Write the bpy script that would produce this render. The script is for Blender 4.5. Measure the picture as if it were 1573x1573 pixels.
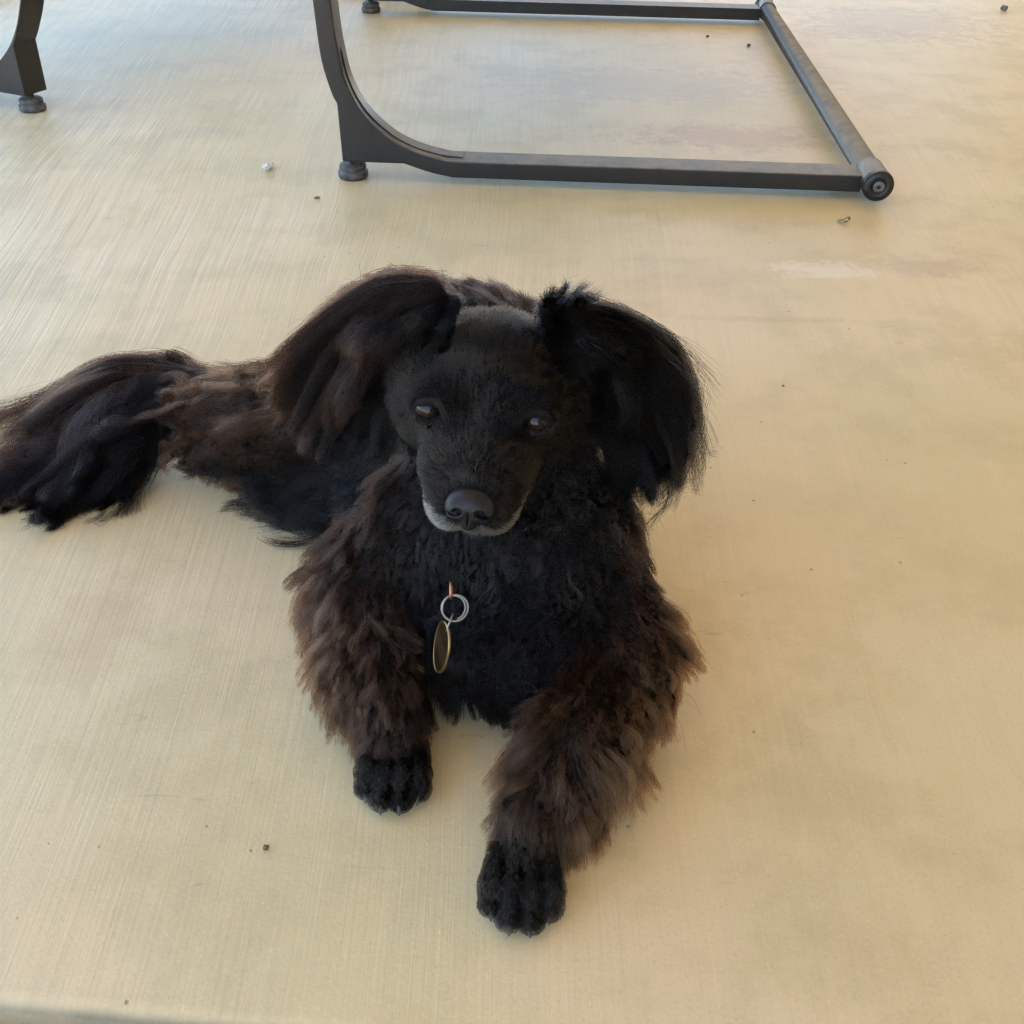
import bpy, bmesh, math, random
import numpy as np
from mathutils import Vector, Matrix, kdtree

for o in list(bpy.data.objects):
    bpy.data.objects.remove(o)
random.seed(7)
rng = np.random.default_rng(11)
scene = bpy.context.scene
COL = scene.collection
R = math.radians

# ------------------------------------------------------------------ camera
PITCH = math.atan((786.5 + 420.0) / 1620.0)
ROLL = 0.02
fwd = Vector((0, math.cos(PITCH), -math.sin(PITCH)))
upv = Vector((1, 0, 0)).cross(fwd)
cr = Vector((1, 0, 0)) * math.cos(ROLL) + upv * math.sin(ROLL)
cu = Vector((-1, 0, 0)) * math.sin(ROLL) + upv * math.cos(ROLL)
cam_data = bpy.data.cameras.new('camera')
cam = bpy.data.objects.new('camera', cam_data)
COL.objects.link(cam)
cam.matrix_world = Matrix(((cr.x, cu.x, -fwd.x, 0), (cr.y, cu.y, -fwd.y, 0),
                           (cr.z, cu.z, -fwd.z, 0.65), (0, 0, 0, 1)))
cam_data.sensor_width = 36.0
cam_data.lens = 36.0 * 1620.0 / 1573.0
cam_data.clip_start = 0.02
cam_data.clip_end = 3000
scene.camera = cam

# ------------------------------------------------------------------ world, sun, exposure
SUN_EL, SUN_AZ = R(66), R(100)          # azimuth measured from +Y towards +X
world = bpy.data.worlds.new('World')
scene.world = world
world.use_nodes = True
wn = world.node_tree.nodes
bgn = wn['Background']
sky = wn.new('ShaderNodeTexSky')
sky.sky_type = 'NISHITA'
sky.sun_disc = False
sky.sun_elevation = SUN_EL
sky.sun_rotation = SUN_AZ
sky.air_density = 1.0
sky.dust_density = 1.5
sky.ozone_density = 1.0
bgn.inputs['Strength'].default_value = 0.10
world.node_tree.links.new(sky.outputs['Color'], bgn.inputs['Color'])
sun_data = bpy.data.lights.new('sun', 'SUN')
sun_data.energy = 5.0
sun_data.angle = R(0.5)
sun_data.color = (1.0, 0.93, 0.82)
sun = bpy.data.objects.new('sun', sun_data)
COL.objects.link(sun)
sd = Vector((math.sin(SUN_AZ) * math.cos(SUN_EL), math.cos(SUN_AZ) * math.cos(SUN_EL), math.sin(SUN_EL)))
sun.rotation_euler = (-sd).to_track_quat('-Z', 'Y').to_euler()
vs = scene.view_settings
vs.view_transform = 'Standard'
vs.look = 'None'
vs.gamma = 1.0
vs.exposure = 3.36
scene.render.engine = 'CYCLES'
scene.cycles.max_bounces = 5
scene.cycles.diffuse_bounces = 3
scene.cycles.glossy_bounces = 2
scene.cycles.transmission_bounces = 3
scene.cycles.use_denoising = True
scene.cycles.denoising_prefilter = 'NONE'
scene.cycles.use_adaptive_sampling = True
scene.cycles.adaptive_threshold = 0.02
scene.cycles.adaptive_min_samples = 24
scene.cycles_curves.shape = 'RIBBONS'
scene.cycles_curves.subdivisions = 2

# ------------------------------------------------------------------ helpers
def link(o, parent=None):
    COL.objects.link(o)
    if parent is not None:
        o.parent = parent
    return o

def tag(o, label=None, cat=None, group=None, kind=None):
    if label: o['label'] = label
    if cat: o['category'] = cat
    if group: o['group'] = group
    if kind: o['kind'] = kind
    return o

def from_bm(name, bm, mat, parent=None, smooth=True):
    me = bpy.data.meshes.new(name)
    bmesh.ops.recalc_face_normals(bm, faces=bm.faces)
    bm.to_mesh(me); bm.free()
    if smooth:
        me.polygons.foreach_set('use_smooth', [True] * len(me.polygons))
    me.materials.append(mat)
    return link(bpy.data.objects.new(name, me), parent)

def mat_new(name, base=(0.5, 0.5, 0.5), rough=0.5, metal=0.0):
    m = bpy.data.materials.new(name)
    m.use_nodes = True
    b = m.node_tree.nodes['Principled BSDF']
    b.inputs['Base Color'].default_value = (*base, 1)
    b.inputs['Roughness'].default_value = rough
    b.inputs['Metallic'].default_value = metal
    return m, m.node_tree.nodes, m.node_tree.links, b

class NT:
    """small helper to wire shader nodes"""
    def __init__(s, nodes, links): s.n, s.l = nodes, links
    def set(s, node, i, v):
        if hasattr(v, 'is_output'): s.l.new(v, node.inputs[i])
        elif v is not None: node.inputs[i].default_value = v
    def math(s, op, a, b=None, c=None, clamp=False):
        m = s.n.new('ShaderNodeMath'); m.operation = op; m.use_clamp = clamp
        for i, v in enumerate((a, b, c)): s.set(m, i, v)
        return m.outputs[0]
    def noise(s, vec, scale, detail=3, rough=0.5, dist=0.0):
        t = s.n.new('ShaderNodeTexNoise')
        if vec is not None: s.l.new(vec, t.inputs['Vector'])
        t.inputs['Scale'].default_value = scale; t.inputs['Detail'].default_value = detail
        t.inputs['Roughness'].default_value = rough; t.inputs['Distortion'].default_value = dist
        return t.outputs['Fac']
    def ramp(s, fac, lo, hi, a=0.0, b=1.0):
        r = s.n.new('ShaderNodeMapRange'); r.interpolation_type = 'SMOOTHSTEP'
        s.l.new(fac, r.inputs[0])
        for i, v in enumerate((lo, hi, a, b)): r.inputs[i + 1].default_value = v
        return r.outputs[0]
    def mix(s, fac, a, b, mode='MIX'):
        m = s.n.new('ShaderNodeMix'); m.data_type = 'RGBA'; m.blend_type = mode
        s.set(m, 0, fac); s.set(m, 6, a); s.set(m, 7, b)
        return m.outputs[2]
    def xyz(s, x, y, z=0.0):
        c = s.n.new('ShaderNodeCombineXYZ')
        for i, v in enumerate((x, y, z)): s.set(c, i, v)
        return c.outputs[0]
    def bump(s, h, strength, dist, normal=None):
        b = s.n.new('ShaderNodeBump'); b.inputs['Strength'].default_value = strength
        b.inputs['Distance'].default_value = dist
        s.l.new(h, b.inputs['Height'])
        if normal is not None: s.l.new(normal, b.inputs['Normal'])
        return b.outputs[0]

# ------------------------------------------------------------------ materials: setting
def concrete_material():
    m, n, l, b = mat_new('broomed_concrete', rough=0.55)
    t = NT(n, l)
    geo = n.new('ShaderNodeNewGeometry')
    sep = n.new('ShaderNodeSeparateXYZ'); l.new(geo.outputs['Position'], sep.inputs[0])
    X, Y, Z = sep.outputs
    pos = geo.outputs['Position']
    # broom strokes fan slightly: constant u along a stroke
    den = t.math('MULTIPLY_ADD', t.math('SUBTRACT', Y, 0.9), 0.15, 1.0)
    wob = t.noise(pos, 1.3, 1)
    u = t.math('DIVIDE', X, den)
    u = t.math('MULTIPLY_ADD', wob, 0.05, u)
    s1 = t.noise(t.xyz(t.math('MULTIPLY', u, 330.0), t.math('MULTIPLY', Y, 4.5)), 1.0, 2, 0.65)
    s2 = t.noise(t.xyz(t.math('MULTIPLY', u, 90.0), t.math('MULTIPLY', Y, 1.2), 5.0), 1.0, 2, 0.6)
    big = t.noise(pos, 1.7, 3, 0.55)
    mid = t.noise(pos, 6.0, 6, 0.68)
    fine = t.noise(pos, 330.0, 3, 0.75)
    hue = t.noise(t.xyz(X, Y, 7.3), 2.6, 2, 0.5)
    # where strokes are strong (left part of the slab stronger)
    side = t.math('MULTIPLY', t.ramp(X, -0.9, 0.5, 1.0, 0.28), t.ramp(Y, 0.5, 1.3, 0.6, 1.0))
    strong = t.math('MULTIPLY', side, t.ramp(big, 0.3, 0.65, 0.45, 1.0))
    base = t.mix(t.ramp(hue, 0.35, 0.68), (0.515, 0.43, 0.225, 1), (0.57, 0.445, 0.25, 1))
    base = t.mix(t.ramp(big, 0.38, 0.72, 0.0, 0.55), base, (0.62, 0.555, 0.36, 1))
    base = t.mix(t.ramp(mid, 0.44, 0.64, 0.0, 0.6), base, (0.43, 0.355, 0.18, 1))
    base = t.mix(t.math('MULTIPLY', strong, t.ramp(s2, 0.42, 0.70, 0.0, 0.42)), base, (0.37, 0.31, 0.19, 1))
    base = t.mix(t.math('MULTIPLY', strong, t.ramp(s1, 0.50, 0.74, 0.0, 0.50)), base, (0.32, 0.27, 0.17, 1))
    base = t.mix(t.math('MULTIPLY', strong, t.ramp(s1, 0.26, 0.46, 0.55, 0.0)), base, (0.70, 0.62, 0.44, 1))
    base = t.mix(t.ramp(fine, 0.55, 0.75, 0.0, 0.45), base, (0.30, 0.24, 0.15, 1))
    base = t.mix(t.ramp(fine, 0.26, 0.44, 0.4, 0.0), base, (0.68, 0.60, 0.43, 1))
    rag = t.math('MULTIPLY_ADD', t.noise(pos, 26.0, 5, 0.85), 3.4, -1.7)
    # stains: (x, y, rx, ry, colour, strength)
    for sx, sy, rx, ry, colr, st in (
            (0.42, 2.14, 0.26, 0.10, (0.38, 0.25, 0.14, 1), 0.7),
            (0.30, 2.52, 0.42, 0.20, (0.38, 0.32, 0.2, 1), 0.55),
            (0.62, 1.52, 0.10, 0.05, (0.36, 0.26, 0.17, 1), 0.45),
            (0.47, 1.50, 0.11, 0.04, (0.70, 0.64, 0.52, 1), 0.45),
            (-0.37, 0.68, 0.06, 0.09, (0.42, 0.30, 0.16, 1), 0.3),
            (1.05, 3.2, 0.35, 0.3, (0.34, 0.25, 0.15, 1), 0.5),
            (-0.62, 2.1, 0.08, 0.05, (0.36, 0.31, 0.24, 1), 0.35),
            (0.34, 0.85, 0.35, 0.28, (0.52, 0.39, 0.19, 1), 0.3),
            (0.62, 0.83, 0.05, 0.02, (0.66, 0.58, 0.44, 1), 0.7),
            (0.35, 1.33, 0.16, 0.012, (0.36, 0.28, 0.17, 1), 0.3)):
        dx = t.math('DIVIDE', t.math('SUBTRACT', X, sx), rx)
        dy = t.math('DIVIDE', t.math('SUBTRACT', Y, sy), ry)
        d = t.math('SQRT', t.math('ADD', t.math('MULTIPLY', dx, dx), t.math('MULTIPLY', dy, dy)))
        d = t.math('ADD', d, rag)
        base = t.mix(t.ramp(d, 0.3, 1.05, st, 0.0), base, colr)
    # pits and dark flecks
    vo = n.new('ShaderNodeTexVoronoi'); vo.inputs['Scale'].default_value = 55.0
    l.new(pos, vo.inputs['Vector'])
    rsel = n.new('ShaderNodeSeparateColor'); l.new(vo.outputs['Color'], rsel.inputs[0])
    pit = t.math('MULTIPLY', t.ramp(vo.outputs['Distance'], 0.04, 0.13, 1.0, 0.0),
                 t.math('GREATER_THAN', rsel.outputs[0], 0.945))
    base = t.mix(t.math('MULTIPLY', pit, 0.65), base, (0.14, 0.09, 0.055, 1))
    scf = t.noise(t.xyz(t.math('MULTIPLY', X, 9.0), t.math('MULTIPLY', Y, 60.0), 2.0), 1.0, 3, 0.6, 1.6)
    base = t.mix(t.math('MULTIPLY', t.ramp(scf, 0.66, 0.74, 0.0, 0.36), t.ramp(mid, 0.42, 0.56)), base, (0.30, 0.22, 0.13, 1))
    # rounded edge and riser: shade painted into the colour, along with mossy grime
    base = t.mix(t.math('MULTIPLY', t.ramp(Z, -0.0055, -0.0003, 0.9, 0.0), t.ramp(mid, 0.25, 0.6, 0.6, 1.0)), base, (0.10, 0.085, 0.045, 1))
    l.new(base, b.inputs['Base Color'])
    h = t.math('MULTIPLY', s1, side)
    h = t.math('ADD', h, t.math('MULTIPLY', fine, 0.25))
    h = t.math('SUBTRACT', h, t.math('MULTIPLY', pit, 1.2))
    l.new(t.bump(h, 0.45, 0.0014), b.inputs['Normal'])
    l.new(t.ramp(fine, 0.3, 0.7, 0.5, 0.6), b.inputs['Roughness'])
    b.inputs['Specular IOR Level'].default_value = 0.5
    return m

def simple_noise_mat(name, ca, cb, scale, rough, bump=0.3, dist=0.001, metal=0.0):
    m, n, l, b = mat_new(name, rough=rough, metal=metal)
    t = NT(n, l)
    tc = n.new('ShaderNodeTexCoord')
    f = t.noise(tc.outputs['Object'], scale, 5, 0.6)
    l.new(t.mix(t.ramp(f, 0.35, 0.68), (*ca, 1), (*cb, 1)), b.inputs['Base Color'])
    l.new(t.bump(f, bump, dist), b.inputs['Normal'])
    return m

M_CONC = concrete_material()
M_SOIL = simple_noise_mat('bare_soil', (0.26, 0.19, 0.11), (0.36, 0.27, 0.165), 30, 0.95, 0.8, 0.01)
M_STUCCO = simple_noise_mat('cream_stucco', (0.55, 0.47, 0.35), (0.60, 0.52, 0.39), 60, 0.9, 0.5, 0.002)
M_SOFFIT = simple_noise_mat('painted_soffit', (0.50, 0.42, 0.31), (0.55, 0.46, 0.34), 5, 0.85, 0.1, 0.001)

def frame_metal():
    m, n, l, b = mat_new('dusty_black_powder_coat', (0.02, 0.021, 0.025), 0.42)
    t = NT(n, l)
    tc = n.new('ShaderNodeTexCoord'); geo = n.new('ShaderNodeNewGeometry')
    f = t.noise(tc.outputs['Object'], 35, 6, 0.65)
    g = t.noise(tc.outputs['Object'], 420, 3, 0.6)
    sep = n.new('ShaderNodeSeparateXYZ'); l.new(geo.outputs['Normal'], sep.inputs[0])
    dust = t.math('MULTIPLY', t.ramp(sep.outputs[2], 0.45, 0.97, 0.07, 1.0), t.ramp(f, 0.28, 0.62, 0.5, 1.0))
    speck = t.ramp(g, 0.62, 0.74, 0.0, 0.5)
    d2 = t.math('ADD', t.math('MULTIPLY', dust, 0.62), t.math('MULTIPLY', speck, 0.5), clamp=True)
    l.new(t.mix(d2, (0.010, 0.0105, 0.0125, 1), (0.36, 0.325, 0.25, 1)), b.inputs['Base Color'])
    l.new(t.math('MULTIPLY_ADD', dust, 0.35, 0.36, clamp=True), b.inputs['Roughness'])
    l.new(t.bump(g, 0.25, 0.0006), b.inputs['Normal'])
    b.inputs['Specular IOR Level'].default_value = 0.35
    return m
M_METAL = frame_metal()
M_RUBBER = simple_noise_mat('dusty_foot_pad', (0.035, 0.034, 0.032), (0.10, 0.09, 0.075), 90, 0.7, 0.3, 0.0008)
M_STEEL = mat_new('steel', (0.24, 0.228, 0.205), 0.32, 1.0)[0]
M_CAPMETAL = simple_noise_mat('worn_cap_screw', (0.09, 0.085, 0.075), (0.16, 0.15, 0.13), 300, 0.5, 0.2, 0.0004)

# ------------------------------------------------------------------ setting
def slab_profile():
    """cross-section in (y, z): rounded front edge"""
    y0, r = 0.3150, 0.016
    pts = [(y0 + 0.0, -0.30)]
    for i in range(9):
        a = math.pi - i * math.pi / 2 / 8
        pts.append((y0 + r + r * math.cos(a), -r + r * math.sin(a)))
    ys = [0.43, 0.8, 1.5, 3, 6, 14]
    pts += [(y, 0.0) for y in ys]
    return pts

def build_slab():
    bm = bmesh.new()
    prof = slab_profile()
    xs = [-14, -4, -1, -0.3, 0, 0.4, 1, 4, 14]
    rows = []
    for x in xs:
        rows.append([bm.verts.new((x, p[0] + (-0.075 * max(-2.0, min(2.0, x)) if p[0] < 0.44 else 0), p[1])) for p in prof])
    for a, c in zip(rows, rows[1:]):
        for i in range(len(prof) - 1):
            bm.faces.new((a[i], c[i], c[i + 1], a[i + 1]))
    return from_bm('patio_floor', bm, M_CONC)
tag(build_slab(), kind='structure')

bm = bmesh.new()
bmesh.ops.create_grid(bm, x_segments=2, y_segments=2, size=1500, matrix=Matrix.Translation((0, 0, -0.16)))
tag(from_bm('ground', bm, M_SOIL), kind='structure')

def box_obj(name, lo, hi, mat):
    bm = bmesh.new()
    bmesh.ops.create_cube(bm, size=1.0)
    for v in bm.verts:
        v.co = Vector([lo[i] + (v.co[i] + 0.5) * (hi[i] - lo[i]) for i in range(3)])
    return from_bm(name, bm, mat, smooth=False)
tag(box_obj('patio_roof', (-1.5, -2.0, 2.6), (4.0, 6.6, 2.8), M_SOFFIT), kind='structure')
tag(box_obj('unseen_wall', (2.6, -2.2, -0.2), (2.8, 6.4, 2.6), M_STUCCO), kind='structure')  # house wall along the right side
tag(box_obj('unseen_wall', (0.6, -2.4, -0.2), (2.6, -2.2, 2.6), M_STUCCO), kind='structure')  # added wall, unseen behind the camera, put there to shade the dog's front

# ------------------------------------------------------------------ patio furniture
def catmull(pts, n):
    pts = np.asarray(pts, float)
    m = len(pts)
    ext = np.vstack([2 * pts[0] - pts[1], pts, 2 * pts[-1] - pts[-2]])
    tt = np.linspace(0, m - 1 - 1e-6, n)
    i = tt.astype(int); f = (tt - i)[:, None]
    p0, p1, p2, p3 = ext[i], ext[i + 1], ext[i + 2], ext[i + 3]
    return 0.5 * ((2 * p1) + (-p0 + p2) * f + (2 * p0 - 5 * p1 + 4 * p2 - p3) * f ** 2 + (-p0 + 3 * p1 - 3 * p2 + p3) * f ** 3)

def extrude_outline(name, top, bottom, depth, mat, parent, bevel=0.0035):
    """strip between two polylines (s, z), extruded along local y"""
    bm = bmesh.new()
    n = len(top)
    F = [[bm.verts.new((p[0], 0, p[1])) for p in line] for line in (top, bottom)]
    B = [[bm.verts.new((p[0], depth, p[1])) for p in line] for line in (top, bottom)]
    for i in range(n - 1):
        bm.faces.new((F[0][i], F[0][i + 1], F[1][i + 1], F[1][i]))
        bm.faces.new((B[0][i], B[1][i], B[1][i + 1], B[0][i + 1]))
        bm.faces.new((F[0][i], B[0][i], B[0][i + 1], F[0][i + 1]))
        bm.faces.new((F[1][i], F[1][i + 1], B[1][i + 1], B[1][i]))
    for i in (0, n - 1):
        bm.faces.new((F[0][i], F[1][i], B[1][i], B[0][i]))
    o = from_bm(name, bm, mat, parent)
    bv = o.modifiers.new('bevel', 'BEVEL'); bv.width = bevel; bv.segments = 2; bv.limit_method = 'ANGLE'; bv.angle_limit = R(40)
    o.modifiers.new('wn', 'WEIGHTED_NORMAL')
    return o

def lathe(bm, prof, segs, mat4=None):
    rings = []
    for r, z in prof:
        rings.append([bm.verts.new((r * math.cos(2 * math.pi * k / segs), r * math.sin(2 * math.pi * k / segs), z)) for k in range(segs)])
    for a, c in zip(rings, rings[1:]):
        for k in range(segs):
            bm.faces.new((a[k], a[(k + 1) % segs], c[(k + 1) % segs], c[k]))
    bm.faces.new(rings[0][::-1]); bm.faces.new(rings[-1])
    if mat4 is not None:
        bm.transform(mat4)

BAR_L = 0.918
def side_frame(parent, yoff, lean=0.0, extra=0.0):
    """one cast side: leg sweeping into the floor rail; local x along the rail, z up"""
    inner = [(-0.006, 0.46), (-0.004, 0.36), (-0.001, 0.27), (0.004, 0.215), (0.014, 0.165), (0.038, 0.118), (0.078, 0.080), (0.120, 0.058),
             (0.165, 0.046), (0.205, 0.042), (0.40, 0.042), (0.65, 0.042), (BAR_L - 0.02, 0.042)]
    outer = [(-0.036, 0.46), (-0.034, 0.36), (-0.031, 0.27), (-0.026, 0.20), (-0.014, 0.150), (-0.006, 0.132), (-0.004, 0.034), (0.104, 0.034),
             (0.150, 0.020), (0.190, 0.0125), (0.40, 0.0125), (0.65, 0.0125), (BAR_L - 0.02, 0.0125)]
    inner = [(x - (extra if x < 0.3 else 0), z) for x, z in inner]
    outer = [(x - (extra if x < 0.3 else 0), z) for x, z in outer]
    inner = [(x - lean * max(0.0, z - 0.06), z) for x, z in inner]
    outer = [(x - lean * max(0.0, z - 0.134), z) for x, z in outer]
    a = catmull(inner, 61)
    # keep the gusset's corners sharp
    c = np.vstack([catmull(outer[:6], 26)[:-1], [outer[5]], [outer[6]], [outer[7]], catmull(outer[7:10], 18)[1:],
                   np.linspace(outer[9], outer[12], 17)[1:]])
    idx = np.linspace(0, 60, len(c))
    a2 = np.stack([np.interp(idx, np.arange(61), a[:, k]) for k in (0, 1)], 1)
    o = extrude_outline('side_frame', a2, c, 0.060, M_METAL, parent)
    o.location.y = yoff
    # raised rib along the inner sweep
    rib_t = catmull(inner[3:10], 24); rib_b = rib_t - np.array([0.0, 0.004])
    rib_t = rib_t + np.array([0.0018, 0.0022])
    rb = extrude_outline('rib', rib_t, rib_b, 0.026, M_METAL, o, 0.001)
    rb.location.y = 0.017
    # levelling foot under the gusset
    bm = bmesh.new()
    lathe(bm, [(0.024, 0.0), (0.0265, 0.003), (0.0265, 0.0115), (0.023, 0.0135), (0.0215, 0.0145), (0.0235, 0.016), (0.0235, 0.0225), (0.019, 0.0255), (0.008, 0.026), (0.008, 0.036)], 32)
    f = from_bm('levelling_foot', bm, M_RUBBER, parent)
    f.location = (0.009 - extra, yoff + 0.024, 0.0005)
    return o

def patio_seat(name, loc, rz, width, mirror=False, lean=0.0):
    root = bpy.data.objects.new(name, None)
    link(root)
    root.location = loc; root.rotation_euler.z = rz
    if mirror: root.scale.x = -1
    side_frame(root, 0.0, lean); side_frame(root, width - 0.060, lean, 0.19)
    # round cross tube with end caps
    def tube(nm, prof, segs=36, mat=M_METAL, y=0.0, par=None):
        bm = bmesh.new()
        lathe(bm, prof, segs, Matrix.Rotation(-math.pi / 2, 4, 'X'))
        o = from_bm(nm, bm, mat, root if par is None else par)
        o.location = (BAR_L, y, 0.034)
        md = o.modifiers.new('wn', 'WEIGHTED_NORMAL')
        es = o.modifiers.new('es', 'EDGE_SPLIT'); es.split_angle = R(50)
        return o
    tube('cross_tube', [(0.021, 0.03), (0.021, width - 0.03)])
    for y0, s in ((-0.028, 1), (width + 0.028, -1)):
        pr = [(0.0245, 0.0), (0.0262, 0.0015), (0.0262, 0.010), (0.0245, 0.0105), (0.0245, 0.078), (0.0225, 0.080), (0.0205, 0.0805)]
        k = tube('tube_collar', [(r, z * s) for r, z in pr], y=y0)
        bm = bmesh.new()
        lathe(bm, [(0.0235, 0.0), (0.0235, -0.002), (0.011, -0.0025), (0.011, -0.0012), (0.010, -0.0012), (0.008, -0.004), (0.004, -0.0045)], 32,
              Matrix.Rotation(-math.pi / 2, 4, 'X'))
        cap = from_bm('end_cap', bm, mat_new('black_plastic_cap', (0.018, 0.018, 0.018), 0.45)[0], root)
        cap.location = (BAR_L, y0, 0.034)
        if s < 0: cap.rotation_euler.z = math.pi
        bm = bmesh.new()
        lathe(bm, [(0.0095, -0.0020), (0.0095, -0.0042), (0.0080, -0.0052), (0.0035, -0.0054), (0.0030, -0.0035)], 24, Matrix.Rotation(-math.pi / 2, 4, 'X'))
        sc = from_bm('screw', bm, M_CAPMETAL, cap)
    # upper seat rail joining the two legs
    bm = bmesh.new()
    lathe(bm, [(0.014, 0.0), (0.014, width)], 20, Matrix.Translation((-0.021, 0, 0.455)) @ Matrix.Rotation(-math.pi / 2, 4, 'X'))
    from_bm('seat_rail', bm, M_METAL, root)
    # slatted seat above the frame
    for k in range(9):
        x0 = -0.02 + k * 0.066
        bm = bmesh.new(); bmesh.ops.create_cube(bm, size=1.0)
        for v in bm.verts: v.co = Vector((x0 + v.co.x * 0.056, width / 2 + v.co.y * (width - 0.002 * k - 0.03), 0.478 + v.co.z * 0.014))
        from_bm('seat_slat', bm, M_METAL, root, smooth=False)
    return root

s1 = patio_seat('patio_bench', (-0.305, 1.842, 0), R(-2.6), 1.40)
tag(s1, 'black metal patio bench base with long floor rails and round cross tube behind the dog', 'bench')
s2 = patio_seat('patio_chair', (-1.004, 2.20, 0), R(-24), 1.40, mirror=True, lean=0.36)
tag(s2, 'black metal chair leg with curved gusset at the upper left picture edge', 'chair')

# ------------------------------------------------------------------ dog: one continuous body from a smooth distance field
V3 = lambda *a: np.array(a, dtype=np.float32)
BLACK = V3(0.0045, 0.0043, 0.0050)
SOOT = V3(0.0205, 0.0175, 0.0142)
BROWN = V3(0.118, 0.052, 0.027)
RUST = V3(0.135, 0.060, 0.032)
GREY = V3(0.46, 0.42, 0.35)

PR = []      # primitives: dicts
def cap(a, b, ra, rb, k=0.02, fur=None):
    PR.append(dict(t='c', a=V3(*a), b=V3(*b), ra=ra, rb=rb, k=k, fur=fur))
def ell(c, rad, k=0.02, rot=None, fur=None):
    PR.append(dict(t='e', c=V3(*c), r=V3(*rad), k=k, m=np.eye(3, dtype=np.float32) if rot is None else np.asarray(rot, np.float32), fur=fur))

def sd_prim(p, P):
    """distance from points P (..., 3) to a primitive"""
    if p['t'] == 'c':
        ba = p['b'] - p['a']
        h = np.clip(((P - p['a']) @ ba) / float(ba @ ba), 0, 1)
        d = P - p['a'] - h[..., None] * ba
        return np.sqrt((d * d).sum(-1)) - (p['ra'] + (p['rb'] - p['ra']) * h)
    q = (P - p['c']) @ p['m'].T           # rows of m are the local axes
    k0 = np.sqrt(((q / p['r']) ** 2).sum(-1)) + 1e-9
    k1 = np.sqrt(((q / (p['r'] ** 2)) ** 2).sum(-1)) + 1e-9
    return k0 * (k0 - 1.0) / k1

# fur recipe: flow direction, length, lift (0 flat .. 1 upright), colour, curl, clump, density
def fur(flow, L, lift, col, curl=0.3, clump=0.5, dens=1.0, jit=0.25):
    f = V3(*flow); f = f / np.linalg.norm(f)
    return dict(flow=f, L=L, lift=lift, col=col, curl=curl, clump=clump, dens=dens, jit=jit)

# --- head frame: origin between the eyes
HF = np.array([-0.07, -0.995, -0.06]); HF /= np.linalg.norm(HF)          # towards the nose
HR = np.array([1.0, 0.0, -0.055]); HR -= HF * (HR @ HF); HR /= np.linalg.norm(HR)
HU = np.cross(HF, HR) * -1.0
if HU[2] < 0: HU = -HU
HO = np.array([-0.0235, 0.650, 0.248])
def hd(r, f, u): return (HO + HR * r + HF * f + HU * u).astype(np.float32)
HROT = np.stack([HR, HF, HU]).astype(np.float32)
def hv(r, f, u): return HR * r + HF * f + HU * u

back_flow = (-0.35, 0.9, -0.1)
# torso
cap((-0.005, 0.70, 0.118), (-0.045, 0.88, 0.134), 0.080, 0.094, 0.03, fur(back_flow, 0.024, 0.30, BLACK, 0.5, 0.6))
cap((-0.045, 0.88, 0.134), (-0.115, 0.985, 0.118), 0.094, 0.084, 0.03, fur((-0.7, 0.6, -0.2), 0.026, 0.30, BLACK * 0.85 + BROWN * 0.15, 0.5, 0.6))
# chest and throat
ell((0.000, 0.655, 0.098), (0.078, 0.062, 0.088), 0.03, None, fur((0.0, -0.30, -1.0), 0.034, 0.28, BLACK * 2.4, 1.1, 0.85))
cap((0.000, 0.692, 0.150), (-0.012, 0.725, 0.232), 0.074, 0.054, 0.03, fur((0.0, -0.25, -1.0), 0.028, 0.38, BLACK * 2.6, 1.5, 0.85))
cap((0.005, 0.625, 0.060), (0.012, 0.600, 0.040), 0.050, 0.034, 0.03, fur((0.1, -0.5, -1.0), 0.034, 0.2, BLACK, 0.4, 0.7))
cap((-0.042, 0.622, 0.050), (0.045, 0.612, 0.046), 0.038, 0.038, 0.03, fur((0.05, -0.5, -1.0), 0.032, 0.2, BLACK, 0.5, 0.7))
# flank, haunch and hind leg
ell((-0.105, 0.850, 0.062), (0.070, 0.090, 0.060), 0.03, None, fur((-0.75, 0.35, -0.45), 0.030, 0.25, BLACK, 0.5, 0.65))
cap((-0.160, 0.950, 0.078), (-0.262, 0.940, 0.058), 0.070, 0.052, 0.03, fur((-0.9, -0.05, -0.35), 0.034, 0.3, RUST * 0.75, 1.0, 0.75))
cap((-0.262, 0.940, 0.056), (-0.300, 0.935, 0.036), 0.050, 0.032, 0.02, fur((-0.9, -0.25, -0.4), 0.034, 0.3, BROWN * 0.8, 1.0, 0.75))
cap((-0.300, 0.935, 0.030), (-0.215, 0.875, 0.020), 0.026, 0.018, 0.02, fur((-0.4, -0.6, -0.5), 0.026, 0.2, BLACK, 0.5, 0.6))
# tail
cap((-0.285, 0.960, 0.062), (-0.375, 0.948, 0.058), 0.026, 0.021, 0.02, fur((-0.9, -0.3, -0.25), 0.034, 0.3, BROWN * 0.3 + BLACK * 0.5, 0.9, 0.75))
cap((-0.375, 0.948, 0.058), (-0.450, 0.915, 0.034), 0.021, 0.014, 0.02, fur((-0.8, -0.45, -0.35), 0.040, 0.2, BLACK, 0.4, 0.8))
cap((-0.450, 0.915, 0.034), (-0.520, 0.880, 0.014), 0.014, 0.007, 0.02, fur((-0.8, -0.45, -0.35), 0.040, 0.2, BLACK, 0.4, 0.8))
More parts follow.
